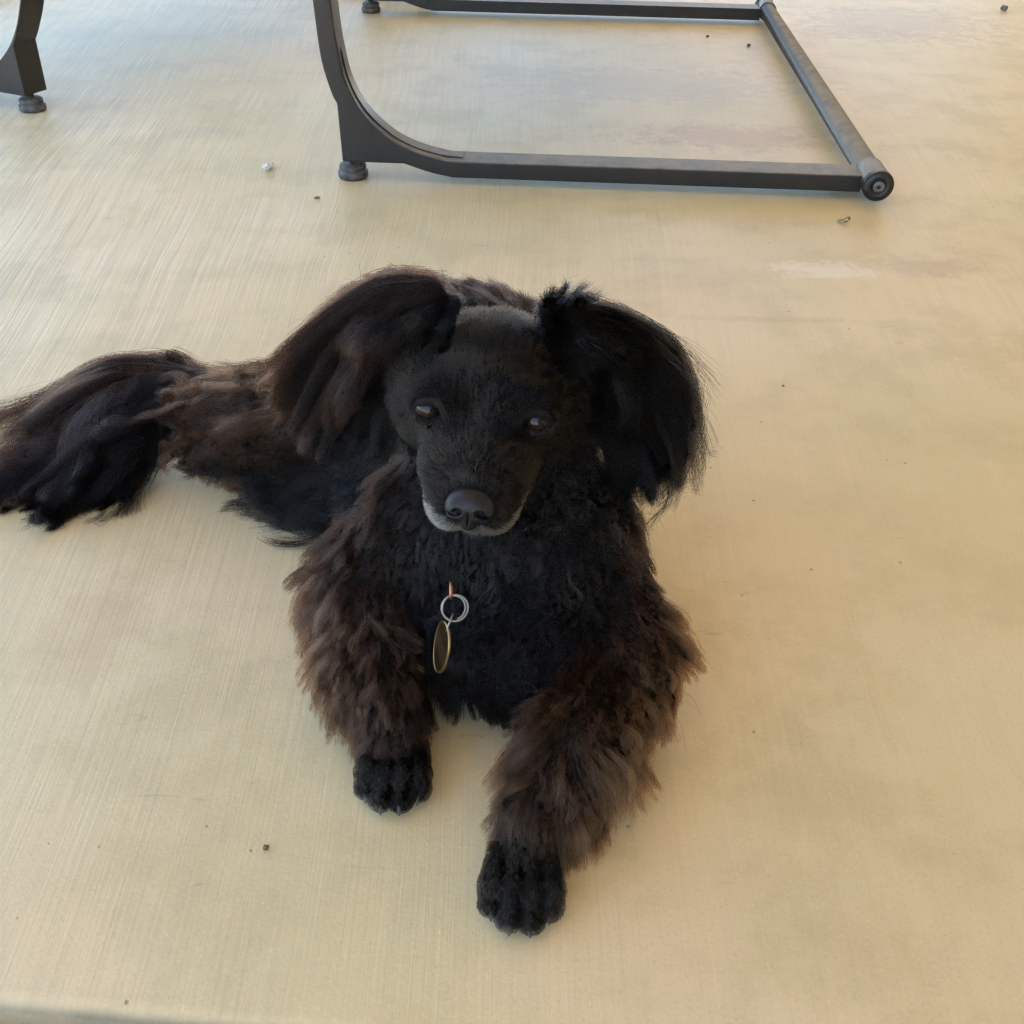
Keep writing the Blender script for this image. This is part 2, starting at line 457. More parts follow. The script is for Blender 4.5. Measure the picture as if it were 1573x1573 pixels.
# image-right foreleg (the dog's left)
cap((0.055, 0.690, 0.120), (0.086, 0.615, 0.058), 0.042, 0.040, 0.025, fur((0.25, -0.35, -0.9), 0.026, 0.30, BLACK * 0.9 + BROWN * 0.1, 0.6, 0.7))
cap((0.092, 0.612, 0.052), (0.052, 0.525, 0.040), 0.042, 0.034, 0.02, fur((0.05, -0.72, -0.65), 0.034, 0.48, BROWN * 0.9, 0.6, 0.8))
cap((0.052, 0.525, 0.040), (0.020, 0.470, 0.028), 0.034, 0.024, 0.012, fur((0.0, -0.80, -0.5), 0.036, 0.55, BROWN, 0.5, 0.8))
# image-left foreleg (the dog's right)
cap((-0.072, 0.700, 0.122), (-0.122, 0.672, 0.068), 0.046, 0.042, 0.025, fur((-0.55, -0.35, -0.75), 0.030, 0.4, BROWN * 0.14 + BLACK * 0.9, 0.8, 0.8))
cap((-0.122, 0.668, 0.062), (-0.108, 0.600, 0.046), 0.042, 0.036, 0.02, fur((-0.25, -0.65, -0.7), 0.034, 0.48, RUST * 0.8, 0.6, 0.8))
cap((-0.108, 0.600, 0.046), (-0.090, 0.552, 0.030), 0.036, 0.022, 0.015, fur((0.0, -0.80, -0.6), 0.032, 0.50, RUST * 0.75, 0.5, 0.8))
# paws
PAW_FUR = lambda f: fur(f, 0.0036, 0.18, SOOT * 1.9, 0.1, 0.1, 2.6, 0.12)
TOES, GROOVES = [], []
def paw(cx, cy, ang, wrist, spread=1.0):
    f = np.array([math.sin(ang), -math.cos(ang), 0.0]); r = np.array([math.cos(ang), math.sin(ang), 0.0])
    c = np.array([cx, cy, 0.0])
    ff = PAW_FUR(f + np.array([0, 0, -0.35]))
    cap(wrist, c - f * 0.012 + np.array([0, 0, 0.020]), 0.0185, 0.0165, 0.008, ff)
    for lat, ln, rad in ((-0.0185, 0.013, 0.0088), (-0.0066, 0.023, 0.0098), (0.0066, 0.0235, 0.0098), (0.0185, 0.014, 0.0088)):
        lat *= spread
        a = c + r * lat * 0.78 - f * 0.016 + np.array([0, 0, 0.0225]); k = c + r * lat * 1.02 + f * ln * 0.5 + np.array([0, 0, 0.0205])
        e = c + r * lat * 1.06 + f * ln + np.array([0, 0, rad + 0.0012])
        cap(a, k, rad, rad, 0.0022, ff); cap(k, e, rad, rad * 0.94, 0.0022, ff)
        if lat < 0.018 * spread: GROOVES.append((c + r * (lat + 0.0062) * 0.85 - f * 0.014 + np.array([0, 0, 0.0335]), c + r * (lat + 0.0062) * 1.06 + f * (ln + 0.006) + np.array([0, 0, 0.016])))
        TOES.append((e + f * rad * 0.80 - np.array([0, 0, rad * 0.10]), f * 0.8 + np.array([0, 0, -0.6])))
paw(0.0115, 0.428, -0.03, (0.018, 0.468, 0.030))
paw(-0.0855, 0.523, 0.0, (-0.090, 0.556, 0.032), 0.98)
# skull, brow, muzzle, jaw
MZ0 = len(PR); TEMPLE = []
FACE = dict(clump=0.15, curl=0.10, dens=3.4, jit=0.12)
ell(hd(0, -0.050, -0.006), (0.057, 0.062, 0.044), 0.02, HROT, fur(hv(0, -1.0, 0.22), 0.0075, 0.16, SOOT * 1.0, 0.08, 0.10, 3.4, 0.10))
for s in (-1, 1):
    ell(hd(0.029 * s, -0.010, 0.013), (0.020, 0.012, 0.010), 0.016, HROT, fur(hv(0.25 * s, -0.9, 0.35), 0.0055, 0.22, BLACK, **FACE))
    ell(hd(0.042 * s, -0.050, -0.022), (0.027, 0.036, 0.031), 0.02, HROT, fur(hv(0.55 * s, -0.8, -0.35), 0.010, 0.25, SOOT * 0.8, **FACE))
    ell(hd(0.0205 * s, 0.012, -0.028), (0.0205, 0.034, 0.0225), 0.014, HROT, fur(hv(0.5 * s, -0.8, -0.2), 0.007, 0.25, SOOT, **FACE))
    ell(hd(0.0135 * s, 0.041, -0.040), (0.0190, 0.024, 0.0205), 0.008, HROT, fur(hv(0.65 * s, -0.65, -0.35), 0.0055, 0.22, SOOT * 1.5, **FACE))
for s in (-1, 1):
    TEMPLE.append(len(PR)); ell(hd(0.050 * s, -0.072, -0.022), (0.030, 0.036, 0.046), 0.02, HROT, fur(hv(0.4 * s, -0.5, -0.8), 0.018, 0.3, BLACK * 1.4, 0.5, 0.6))
cap(hd(0, -0.012, -0.008), hd(0, 0.045, -0.029), 0.0225, 0.0175, 0.012, fur(hv(0, -1, 0.35), 0.0055, 0.22, SOOT * 1.35, **FACE))
cap(hd(0, -0.02, -0.050), hd(0, 0.035, -0.055), 0.026, 0.0145, 0.006, fur(hv(0, -0.9, -0.3), 0.006, 0.2, SOOT, **FACE))
MZ1 = len(PR)
# ear leather
def axes3(a, b):
    a = np.array(a, float); a /= np.linalg.norm(a); b = np.array(b, float); b -= a * (a @ b); b /= np.linalg.norm(b)
    return np.stack([a, b, np.cross(a, b)])
EARFUR = fur((0.6, 0, -0.8), 0.030, 0.2, BLACK, 0.3, 0.6)
ell((0.052, 0.722, 0.284), (0.040, 0.026, 0.010), 0.012, axes3((0.85, 0.02, -0.45), (0, 1, 0.1)), fur((0.7, 0, -0.5), 0.030, 0.25, BLACK, 0.3, 0.6))
ell((0.088, 0.722, 0.238), (0.042, 0.030, 0.009), 0.012, axes3((0.35, -0.05, -0.9), (0.2, 1, 0)), fur((0.3, 0, -0.9), 0.030, 0.2, BLACK, 0.3, 0.6))
ell((-0.088, 0.728, 0.290), (0.040, 0.026, 0.010), 0.012, axes3((-0.85, 0.05, -0.42), (0, 1, 0.1)), fur((-0.8, 0, -0.5), 0.030, 0.25, BLACK * 0.7 + BROWN * 0.12, 0.3, 0.6))
ell((-0.126, 0.735, 0.245), (0.044, 0.032, 0.009), 0.012, axes3((-0.5, 0.0, -0.85), (-0.2, 1, 0)), fur((-0.5, 0, -0.85), 0.030, 0.2, BLACK * 0.7 + BROWN * 0.12, 0.3, 0.6))

# eyes: sockets carved, lids added back as ridges
EYES = [hd(-0.0395, -0.0085, 0.000), hd(0.0395, -0.0085, -0.0005)]
EYE_R = 0.0105

# --- sample the field
GH = 0.002
LO = np.array([-0.56, 0.36, -0.004], np.float32); HI = np.array([0.17, 1.09, 0.345], np.float32)
DIM = np.ceil((HI - LO) / GH).astype(int) + 1
VOL = np.full(DIM, 0.06, np.float32)
AX = [LO[i] + np.arange(DIM[i], dtype=np.float32) * GH for i in range(3)]
def window(lo, hi):
    a = np.clip(np.floor((lo - LO) / GH).astype(int), 0, DIM - 1); b = np.clip(np.ceil((hi - LO) / GH).astype(int) + 1, 1, DIM)
    sl = tuple(slice(a[i], b[i]) for i in range(3))
    P = np.stack(np.meshgrid(AX[0][sl[0]], AX[1][sl[1]], AX[2][sl[2]], indexing='ij'), -1)
    return sl, P
def smin(a, b, k):
    h = np.clip(0.5 + 0.5 * (b - a) / k, 0, 1)
    return b + (a - b) * h - k * h * (1 - h)
for p in PR:
    pad = 0.032
    if p['t'] == 'c':
        rr = max(p['ra'], p['rb']) + pad
        lo = np.minimum(p['a'], p['b']) - rr; hi = np.maximum(p['a'], p['b']) + rr
    else:
        ext = np.abs(p['m'].T) @ p['r'] + pad
        lo, hi = p['c'] - ext, p['c'] + ext
    sl, P = window(lo, hi)
    VOL[sl] = smin(VOL[sl], sd_prim(p, P), p['k'])
def carve(c, r, k=0.004):
    sl, P = window(c - r - 0.02, c + r + 0.02)
    d = np.sqrt(((P - c) ** 2).sum(-1)) - r
    VOL[sl] = -smin(-VOL[sl], d, k)
def add_cap(a, b, ra, k=0.003):
    q = dict(t='c', a=np.asarray(a, np.float32), b=np.asarray(b, np.float32), ra=ra, rb=ra)
    sl, P = window(np.minimum(a, b) - ra - 0.012, np.maximum(a, b) + ra + 0.012)
    VOL[sl] = smin(VOL[sl], sd_prim(q, P), k)
for e, s in zip(EYES, (-1, 1)):
    o = e.astype(float)
    eg = np.array([0, 0, 0.65]) - o; eg /= np.linalg.norm(eg); eg = HF + eg * 0.9; eg /= np.linalg.norm(eg)
    eu_ = np.cross(HR, eg); eu_ *= np.sign(eu_[2]); eu_ /= np.linalg.norm(eu_)
    er_ = np.cross(eg, eu_); er_ *= np.sign(er_[0])
    ev = lambda r_, f_, u_: er_ * r_ + eg * f_ + eu_ * u_
    carve((e + ev(0, 0.004, 0.0)).astype(np.float32), EYE_R + 0.0012)
    # upper lid (heavy, half closed) and lower lid
    up_ = [o + ev(-0.0115, 0.0015, 0.0015), o + ev(-0.006, 0.0080, 0.0068), o + ev(0.0, 0.0095, 0.0078), o + ev(0.006, 0.0080, 0.0068), o + ev(0.0115, 0.0015, 0.0015)]
    dn_ = [o + ev(-0.0115, 0.0015, -0.0010), o + ev(-0.006, 0.0080, -0.0062), o + ev(0.0, 0.0093, -0.0074), o + ev(0.006, 0.0080, -0.0062), o + ev(0.0115, 0.0015, -0.0010)]
    for pl, rr in ((up_, 0.0028), (dn_, 0.0020)):
        for a, b in zip(pl, pl[1:]):
            add_cap(a, b, rr, 0.0025)
for a, b in GROOVES:
    q = dict(t='c', a=np.asarray(a, np.float32), b=np.asarray(b, np.float32), ra=0.0026, rb=0.0044)
    sl, P = window(np.minimum(a, b) - 0.02, np.maximum(a, b) + 0.02)
    VOL[sl] = -smin(-VOL[sl], sd_prim(q, P), 0.003)
# floor: nothing of the dog goes below the slab
zz = AX[2][None, None, :]
VOL = np.maximum(VOL, 0.0015 - zz)
VOL[:, :, 0] = 0.05

def surface_nets(vol, lo, h):
    ins = vol < 0
    nx, ny, nz = vol.shape
    cnt = np.zeros((nx - 1, ny - 1, nz - 1), np.int8)
    for i in (0, 1):
        for j in (0, 1):
            for k in (0, 1):
                cnt += ins[i:nx - 1 + i, j:ny - 1 + j, k:nz - 1 + k]
    cells = np.argwhere((cnt > 0) & (cnt < 8))
    idx = np.full(cnt.shape, -1, np.int32)
    idx[tuple(cells.T)] = np.arange(len(cells))
    acc = np.zeros((len(cells), 3)); num = np.zeros(len(cells))
    for ax in range(3):
        oth = [a for a in range(3) if a != ax]
        for u in (0, 1):
            for v in (0, 1):
                c0 = cells.copy(); c0[:, oth[0]] += u; c0[:, oth[1]] += v
                c1 = c0.copy(); c1[:, ax] += 1
                a = vol[tuple(c0.T)]; b = vol[tuple(c1.T)]
                m = (a < 0) != (b < 0)
                t = np.where(m, a / np.where(m, a - b, 1), 0)
                q = c0.astype(float); q[:, ax] += t
                acc[m] += q[m]; num[m] += 1
    verts = acc / num[:, None] * h + lo
    faces = []
    for ax in range(3):
        o1, o2 = [(1, 2), (2, 0), (0, 1)][ax]
        n = list(vol.shape)
        s0 = [slice(1, -1)] * 3; s0[ax] = slice(0, -1)
        s1 = [slice(1, -1)] * 3; s1[ax] = slice(1, None)
        A = ins[tuple(s0)]; B = ins[tuple(s1)]
        e = np.argwhere(A != B); sign = A[tuple(e.T)]
        off = np.ones(3, int); off[ax] = 0
        e = e + off
        def cell(d1, d2):
            c = e.copy(); c[:, o1] -= d1; c[:, o2] -= d2
            return idx[tuple(c.T)]
        q = np.stack([cell(1, 1), cell(0, 1), cell(0, 0), cell(1, 0)], 1)
        q[~sign] = q[~sign][:, ::-1]
        faces.append(q)
    return verts, np.vstack(faces)

def mesh_np(name, verts, faces, mat, parent=None):
    me = bpy.data.meshes.new(name)
    nf, k = faces.shape
    me.vertices.add(len(verts)); me.vertices.foreach_set('co', verts.astype(np.float32).ravel())
    me.loops.add(nf * k); me.loops.foreach_set('vertex_index', faces.astype(np.int32).ravel())
    me.polygons.add(nf)
    me.polygons.foreach_set('loop_start', np.arange(0, nf * k, k, dtype=np.int32))
    me.polygons.foreach_set('use_smooth', np.ones(nf, bool))
    me.update(calc_edges=True); me.validate()
    me.materials.append(mat)
    return link(bpy.data.objects.new(name, me), parent)

def vol_sample(P):
    g = (P - LO) / GH
    g = np.clip(g, 0, DIM - 1.001)
    i = g.astype(int); f = g - i
    out = 0
    for a in (0, 1):
        for b in (0, 1):
            for c in (0, 1):
                w = (f[..., 0] if a else 1 - f[..., 0]) * (f[..., 1] if b else 1 - f[..., 1]) * (f[..., 2] if c else 1 - f[..., 2])
                out = out + w * VOL[i[..., 0] + a, i[..., 1] + b, i[..., 2] + c]
    return out
def vol_grad(P, e=0.003):
    g = np.stack([vol_sample(P + np.eye(3)[i] * e) - vol_sample(P - np.eye(3)[i] * e) for i in range(3)], -1)
    return g / (np.linalg.norm(g, axis=-1, keepdims=True) + 1e-9)

dv, df = surface_nets(VOL, LO, GH)
M_SKIN = simple_noise_mat('dark_skin', (0.006, 0.0055, 0.0055), (0.010, 0.009, 0.0085), 200, 0.8, 0.2, 0.0005)
M_SKIN.node_tree.nodes['Principled BSDF'].inputs['Specular IOR Level'].default_value = 0.12
dog = mesh_np('dog', dv, df, M_SKIN)
tag(dog, 'black and brown long haired dog lying on the concrete facing the camera', 'dog')

# ------------------------------------------------------------------ fur
def hair_material(name, rough=0.20, rad=0.28, coat=0.0, ior=1.20):
    m = bpy.data.materials.new(name); m.use_nodes = True
    n, l = m.node_tree.nodes, m.node_tree.links
    n.remove(n['Principled BSDF'])
    h = n.new('ShaderNodeBsdfHairPrincipled')
    h.model = 'CHIANG'; h.parametrization = 'COLOR'
    at = n.new('ShaderNodeAttribute'); at.attribute_name = 'hair_colour'
    l.new(at.outputs['Color'], h.inputs['Color'])
    h.inputs['Roughness'].default_value = rough
    h.inputs['Radial Roughness'].default_value = rad
    h.inputs['Coat'].default_value = coat
    h.inputs['IOR'].default_value = ior
    h.inputs['Random Roughness'].default_value = 0.2
    l.new(h.outputs[0], n['Material Output'].inputs[0])
    return m
M_FUR = hair_material('dog_fur')

def make_hair(name, pts, col, r0, r1, parent, mat=M_FUR):
    """pts (N, K, 3), col (N, 3), root and tip radius"""
    N, K, _ = pts.shape
    hc = bpy.data.hair_curves.new(name)
    hc.add_curves([K] * N)
    hc.attributes['position'].data.foreach_set('vector', pts.astype(np.float32).ravel())
    ra = hc.attributes.new('radius', 'FLOAT', 'POINT')
    t = np.linspace(0, 1, K) ** 1.5
    rr = np.asarray(r0).reshape(-1, 1) * (1 - t) + np.asarray(r1).reshape(-1, 1) * t
    ra.data.foreach_set('value', np.broadcast_to(rr, (N, K)).astype(np.float32).ravel())
    ca = hc.attributes.new('hair_colour', 'FLOAT_COLOR', 'CURVE')
    c4 = np.ones((N, 4), np.float32); c4[:, :3] = np.clip(col, 0.002, 0.9)
    ca.data.foreach_set('color', c4.ravel())
    hc.materials.append(mat)
    return link(bpy.data.objects.new(name, hc), parent)

def nearest(centres, P):
    kd = kdtree.KDTree(len(centres))
    for i, c in enumerate(centres): kd.insert(c, i)
    kd.balance()
    return np.array([kd.find(p)[1] for p in P], int)

def sample_roots(n_target):
    a, b, c, d = (dv[df[:, i]] for i in range(4))
    nr = np.cross(c - a, d - b); ar = np.linalg.norm(nr, axis=1) * 0.5; nr = nr / (2 * ar[:, None] + 1e-12)
    ctr = (a + b + c + d) / 4
    return a, b, c, d, nr, ar, ctr

FP = [p for p in PR if p['fur'] is not None]
def blend_fur(P):
    W = np.stack([np.exp(-np.maximum(sd_prim(p, P), 0) / 0.007) for p in FP], 1) + 1e-9
    W /= W.sum(1, keepdims=True)
    g = lambda k: W @ np.array([p['fur'][k] for p in FP])
    return dict(flow=g('flow'), L=g('L'), lift=g('lift'), col=g('col'), curl=g('curl'), clump=g('clump'), dens=g('dens'), jit=g('jit'))

def vnoise(P, scale, seed):
    """cheap smooth vector noise: sums of sines"""
    r = np.random.default_rng(seed)
    out = np.zeros(P.shape)
    for _ in range(6):
        w = r.normal(size=(3, 3)) * scale; ph = r.uniform(0, 6.28, 3)
        out += np.sin(P @ w + ph)
    return out / 6 ** 0.5
def snoise(P, scale, seed): return vnoise(P, scale, seed)[:, 0]

def local_head(P):
    q = P - HO
    return q @ HR, q @ HF, q @ HU

def coat(n):
    a, b, c, d, nr, ar, ctr = sample_roots(n)
    F = blend_fur(ctr)
    view = np.array([0, 0, 0.65]) - ctr; view /= np.linalg.norm(view, axis=1, keepdims=True)
    facing = (nr * view).sum(1)
    w = ar * F['dens'] * np.clip((facing + 0.55) / 0.6, 0.12, 1.0)
    w[(nr[:, 2] < -0.5) & (ctr[:, 2] < 0.03)] *= 0.1
    hr_, hf_, hu_ = local_head(ctr)
    ids = rng.choice(len(w), n, p=w / w.sum())
    u, v = rng.random((2, n, 1))
    roots = (a[ids] * (1 - u) + b[ids] * u) * (1 - v) + (d[ids] * (1 - u) + c[ids] * u) * v
    # keep eyes and nose leather clear
    keep = np.ones(n, bool)
    for e in EYES:
        q = roots - e
        keep &= ~((np.linalg.norm(q, axis=1) < EYE_R + 0.0018) & (q @ HF > 0.001) & (np.abs(q @ HU) < 0.0062))
    q = roots - hd(0, 0.065, -0.0305)
    keep &= ((q @ HR / 0.0165) ** 2 + (q @ HU / 0.014) ** 2 > 1) | (q @ HF < -0.012)
    roots = roots[keep]; n = len(roots)
    N = vol_grad(roots)
    F = blend_fur(roots)
    flow = F['flow'] + vnoise(roots, 22, 3) * 0.22 * (F['L'] > 0.012)[:, None]
    T = flow - N * (flow * N).sum(1, keepdims=True)
    T /= np.linalg.norm(T, axis=1, keepdims=True) + 1e-9
    T = T + rng.normal(size=(n, 3)) * F['jit'][:, None]
    L = F['L'] * np.clip(rng.normal(1.0, 0.18, n), 0.45, 1.5) * (1 + 0.22 * snoise(roots, 60, 5))
    col = F['col'] * (np.clip(np.exp(rng.normal(-0.06, 0.38, n)), 0.3, 2.8) * np.exp(0.30 * snoise(roots, 90, 8)))[:, None]
    hr_, hf_, hu_ = local_head(roots)
    # colour marks: grey lip and chin, eye-socket shading painted as dark rings and brows, grizzled muzzle
    onhead = (hf_ > -0.12) & (hu_ > -0.085) & (np.abs(hr_) < 0.075) & (roots[:, 2] > 0.17)
    mz = np.minimum.reduce([sd_prim(p_, roots) for p_ in PR[MZ0:MZ1]])
    lip = onhead & (mz < 0.0035) & (hf_ > 0.026) & (hu_ < -0.0435 + 0.22 * np.abs(hr_) + 0.003 * snoise(roots, 160, 12)) & (hu_ > -0.075)
    muz = onhead & (hf_ > 0.0) & (mz < 0.006)
    L = np.where(muz, np.minimum(L, 0.0065), np.where(onhead & (hf_ > -0.03), np.minimum(L, 0.011), L))
    col[lip] = (GREY * 1.0) * np.clip(rng.normal(1, 0.35, lip.sum()), 0.25, 1.8)[:, None]
    for s in (-1, 1):
        ex = (hr_ - 0.028 * s) / 0.022; eu = (hu_ - 0.010) / 0.014
        m = onhead & (ex ** 2 + eu ** 2 < 1.2) & (hf_ > -0.045)
        col[m] *= 0.30
    F['L'] = np.where(muz, np.minimum(F['L'], 0.008), F['L'])
    smooth_face = onhead & (hf_ > -0.125) & (np.minimum.reduce([sd_prim(p_, roots) for i_, p_ in enumerate(PR[MZ0:MZ1]) if i_ + MZ0 not in TEMPLE]) < np.where(hu_ > -0.03, 0.014, 0.006))
    F['clump'] = np.where(smooth_face, np.minimum(F['clump'], 0.12), F['clump'])
    F['curl'] = np.where(smooth_face, np.minimum(F['curl'], 0.08), F['curl'])
    L = np.where(smooth_face, np.minimum(L, 0.0085), L); F['L'] = np.where(smooth_face, np.minimum(F['L'], 0.008), F['L'])
    crown = smooth_face & (hf_ < -0.035) & (hu_ > 0.0)
    col[crown] *= 0.6
    L = np.where(crown, 0.0125 * np.clip(rng.normal(1, 0.25, n), 0.5, 1.6), L)
    F['lift'] = np.where(smooth_face, np.minimum(F['lift'], 0.20), F['lift'])
    F['lift'] = np.where(crown, 0.30, F['lift']); F['clump'] = np.where(crown, 0.35, F['clump'])
    K = 8
    lift = np.clip(F['lift'] * rng.normal(1.0, 0.2, n), 0.03, 0.95)[:, None]
    dirv = T * (1 - lift) + N * lift
    dirv /= np.linalg.norm(dirv, axis=1, keepdims=True)
    pts = np.zeros((n, K, 3)); pts[:, 0] = roots - N * 0.0006
    seg = (L / (K - 1))[:, None]
    longf = np.clip((F['L'] - 0.008) / 0.02, 0, 1)[:, None]
    p = roots.copy()
    for j in range(1, K):
        p = p + dirv * seg
        dirv = dirv + np.array([0, 0, -0.16]) * longf
        dirv /= np.linalg.norm(dirv, axis=1, keepdims=True)
        dd = vol_sample(p)
        low = dd < 0.0012
        if low.any():
            g = vol_grad(p[low]); p[low] += g * (0.0016 - dd[low])[:, None]
            dl = dirv[low]; dn = (dl * g).sum(1, keepdims=True)
            dl = dl - g * np.minimum(dn, 0); dirv[low] = dl / (np.linalg.norm(dl, axis=1, keepdims=True) + 1e-9)
        p[:, 2] = np.maximum(p[:, 2], 0.0015)
        pts[:, j] = p
    # clumping, two levels, with a shared wave per clump
    tt = np.linspace(0, 1, K)
    side = np.cross(N, T); side /= np.linalg.norm(side, axis=1, keepdims=True) + 1e-9
    for frac, amt, wav in ((0.006, 0.50, 1.0), (0.045, 0.78, 0.6)):
        nc = max(50, int(n * frac)); cid = rng.choice(n, nc, replace=False)
        near = nearest(roots[cid], roots); src = cid[near]
        ph = rng.uniform(0, 6.28, nc)[near]; fr = rng.uniform(0.7, 1.3, nc)[near]
        s = np.minimum(amt * F['clump'] * 1.15, 0.95)[:, None] * np.clip(tt[None] ** 0.65, 0, 1)
        tgt = pts[src]
        tone = np.exp(rng.normal(0, 0.30, nc))[near]; col = col * (1 + (tone - 1) * np.clip(longf[:, 0], 0, 1))[:, None]
        # only clump with neighbours that flow alike
        ok = ((T * T[src]).sum(1) > 0.3)[:, None, None]
        pts = np.where(ok, pts * (1 - s[..., None]) + tgt * s[..., None], pts)
        amp = (F['curl'] * L * 0.13 * wav)[:, None] * tt[None]
        wv = np.sin(ph[:, None] + tt[None] * fr[:, None] * (6.0 + 2.0 * F['curl'][:, None])) - np.sin(ph)[:, None]
        pts += side[:, None, :] * (amp * wv)[..., None]
        wn_ = np.cos(ph[:, None] + tt[None] * fr[:, None] * 5.0) - np.cos(ph)[:, None]
        pts += N[:, None, :] * (amp * 0.5 * wn_)[..., None]
    pts[:, :, 2] = np.maximum(pts[:, :, 2], 0.0012)
    # no strand may hang across an eye opening
    ok = np.ones(n, bool)
    for e in EYES:
        q = pts - e
        a_, b_, c_ = q @ HR, q @ HF, q @ HU
        v_ = np.array([0, 0, 0.65]) - e; v_ = v_ / np.linalg.norm(v_)
        dv_ = q @ v_
        lat = q - dv_[..., None] * v_
        ok &= ~((dv_ > -0.004) & (dv_ < 0.05) & ((lat @ HR / 0.0105) ** 2 + ((lat @ HU) / 0.0058) ** 2 < 1)).any(1)
    pts, col, smooth_face = pts[ok], col[ok], smooth_face[ok]; n = len(pts)
    r0 = 0.00016 * np.ones(n); r1 = 0.00004 * np.ones(n)
    return pts, col, r0, r1, smooth_face

N_COAT = 215000
pts, col, r0, r1, on_face = coat(N_COAT)
M_FACE = hair_material('short_face_fur', 0.26, 0.30, ior=1.24)
make_hair('fur', pts[~on_face], col[~on_face], r0[~on_face], r1[~on_face], dog)
make_hair('face_fur', pts[on_face], col[on_face], r0[on_face] * 0.85, r1[on_face], dog, M_FACE)

# ------------------------------------------------------------------ long fringes from hand-laid guides
def fringe(name, guides, cols, n, thick, clump=0.8, nclump=60, wave=0.004, K=14, flare=0.2, ragged=0.25, seed=1, wfreq=9.0, segl=None):
    r = np.random.default_rng(seed)
    G = np.stack([catmull(g, K) for g in guides])          # (m, K, 3)
    C = np.array(cols); m = len(G)
    def at(u):
        x = np.clip(u, 0, 1) * (m - 1 - 1e-6); i = x.astype(int); f = (x - i)
        f = f * f * (3 - 2 * f)
        return G[i] * (1 - f)[:, None, None] + G[i + 1] * f[:, None, None], C[i] * (1 - f)[:, None] + C[i + 1] * f[:, None]
    cu_ = r.random(nclump); clen = np.clip(r.normal(0.9, ragged, nclump), 0.35, 1.2)
    coff = r.normal(size=(nclump, 3)) * thick; cph = r.uniform(0, 6.28, (nclump, 3)); cfr = r.uniform(0.7, 1.3, nclump)
    cdir = r.normal(size=(nclump, 3)) * flare
    ccol = np.clip(np.exp(r.normal(-0.15, 0.75, nclump)), 0.2, 4.0)
    cid = r.integers(0, nclump, n)
    u = cu_[cid] + r.normal(size=n) * 0.05
    base, col = at(u)
    ctrl, _ = at(cu_[cid])
    t = np.linspace(0, 1, K)
    s = clump * t ** 1.1
    P = base * (1 - s)[None, :, None] + ctrl * s[None, :, None]
    ln = clen[cid] * np.clip(r.normal(1, 0.10, n), 0.5, 1.15)
    # shorten / lengthen along the strand
    tq = t[None] * ln[:, None] if segl is None else (r.random(nclump)[cid] * (1.02 - segl))[:, None] + t[None] * segl * ln[:, None]
    x = np.clip(tq, 0, 1) * (K - 1 - 1e-6); i = x.astype(int); f = x - i
    P = np.take_along_axis(P, i[..., None].repeat(3, 2), 1) * (1 - f)[..., None] + np.take_along_axis(P, (i + 1)[..., None].repeat(3, 2), 1) * f[..., None]
    tot = np.linalg.norm(G[:, -1] - G[:, 0], axis=1).mean()
    P += coff[cid][:, None, :] * (0.35 + 0.65 * t)[None, :, None]
    P += (r.normal(size=(n, 3)) * thick * 0.55)[:, None, :] * (1 - 0.8 * clump * t)[None, :, None]
    P += cdir[cid][:, None, :] * (t ** 2)[None, :, None] * tot * 0.10
    wv = np.sin(cph[cid][:, None, :] + (t[None, :, None] * wfreq * cfr[cid][:, None, None]))- np.sin(cph[cid])[:, None, :]
    P += wv * (wave * t)[None, :, None]
    P += (r.normal(size=(n, 3)) * 0.0022)[:, None, :] * (t ** 2)[None, :, None]
    P[:, :, 2] = np.maximum(P[:, :, 2], 0.0012 + 0.0015 * r.random(n)[:, None])
    col = col * ccol[cid][:, None] * np.clip(np.exp(r.normal(0, 0.35, n)), 0.3, 2.5)[:, None]
    return make_hair(name, P, col, np.full(n, 0.00017), np.full(n, 0.00005), dog)

CR, CU, CF = (np.array(v) for v in (cr, cu, fwd))
def ray(x, y): return CF + CR * (x - 786.5) / 1620.0 - CU * (y - 786.5) / 1620.0
def yat(x, y, Y):
    d = ray(x, y); return np.array([0, 0, 0.65]) + d * (Y / d[1])
def zat(x, y, z):
    d = ray(x, y); return np.array([0, 0, 0.65]) + d * ((z - 0.65) / d[2])
GY = lambda *p: [yat(*q) for q in p]
GZ = lambda *p: [zat(*q) for q in p]
BK, BR, RU = BLACK, BROWN, RUST
fringe('ear_hair', [
    GY((855, 468, .715), (930, 482, .725), (1000, 520, .735), (1045, 580, .73), (1060, 650, .72)),
    GY((860, 475, .712), (925, 500, .722), (985, 555, .73), (1028, 630, .722), (1042, 710, .71)),
    GY((862, 485, .708), (915, 525, .717), (962, 600, .722), (1000, 680, .71), (1008, 748, .70)),
    GY((862, 500, .704), (900, 550, .710), (938, 630, .712), (968, 700, .70), (975, 755, .69)),
    GY((860, 515, .700), (885, 570, .704), (910, 640, .70), (935, 700, .69), (945, 740, .685))],
    [BK * .7 + BR * .25, BK, BK, BK, BK], 13000, 0.0055, 0.93, 75, 0.0032, seed=21)
fringe('ear_hair', [
    GY((665, 440, .725), (605, 436, .735), (535, 462, .745), (462, 512, .75), (410, 560, .75)),
    GY((665, 446, .722), (600, 452, .732), (530, 492, .742), (468, 555, .745), (430, 625, .74)),
    GY((668, 458, .718), (610, 475, .728), (550, 525, .737), (498, 595, .738), (458, 672, .73)),
    GY((668, 475, .714), (622, 505, .722), (572, 560, .73), (530, 625, .728), (495, 695, .72)),
    GY((664, 498, .710), (632, 540, .716), (598, 598, .72), (566, 650, .715), (540, 700, .71)),
    GY((655, 525, .705), (635, 570, .708), (618, 615, .708), (602, 655, .705), (590, 690, .70))],
    [RU * .17, RU * .15, BR * .10, BK, BK, BK], 16000, 0.0065, 0.93, 90, 0.0032, seed=22)
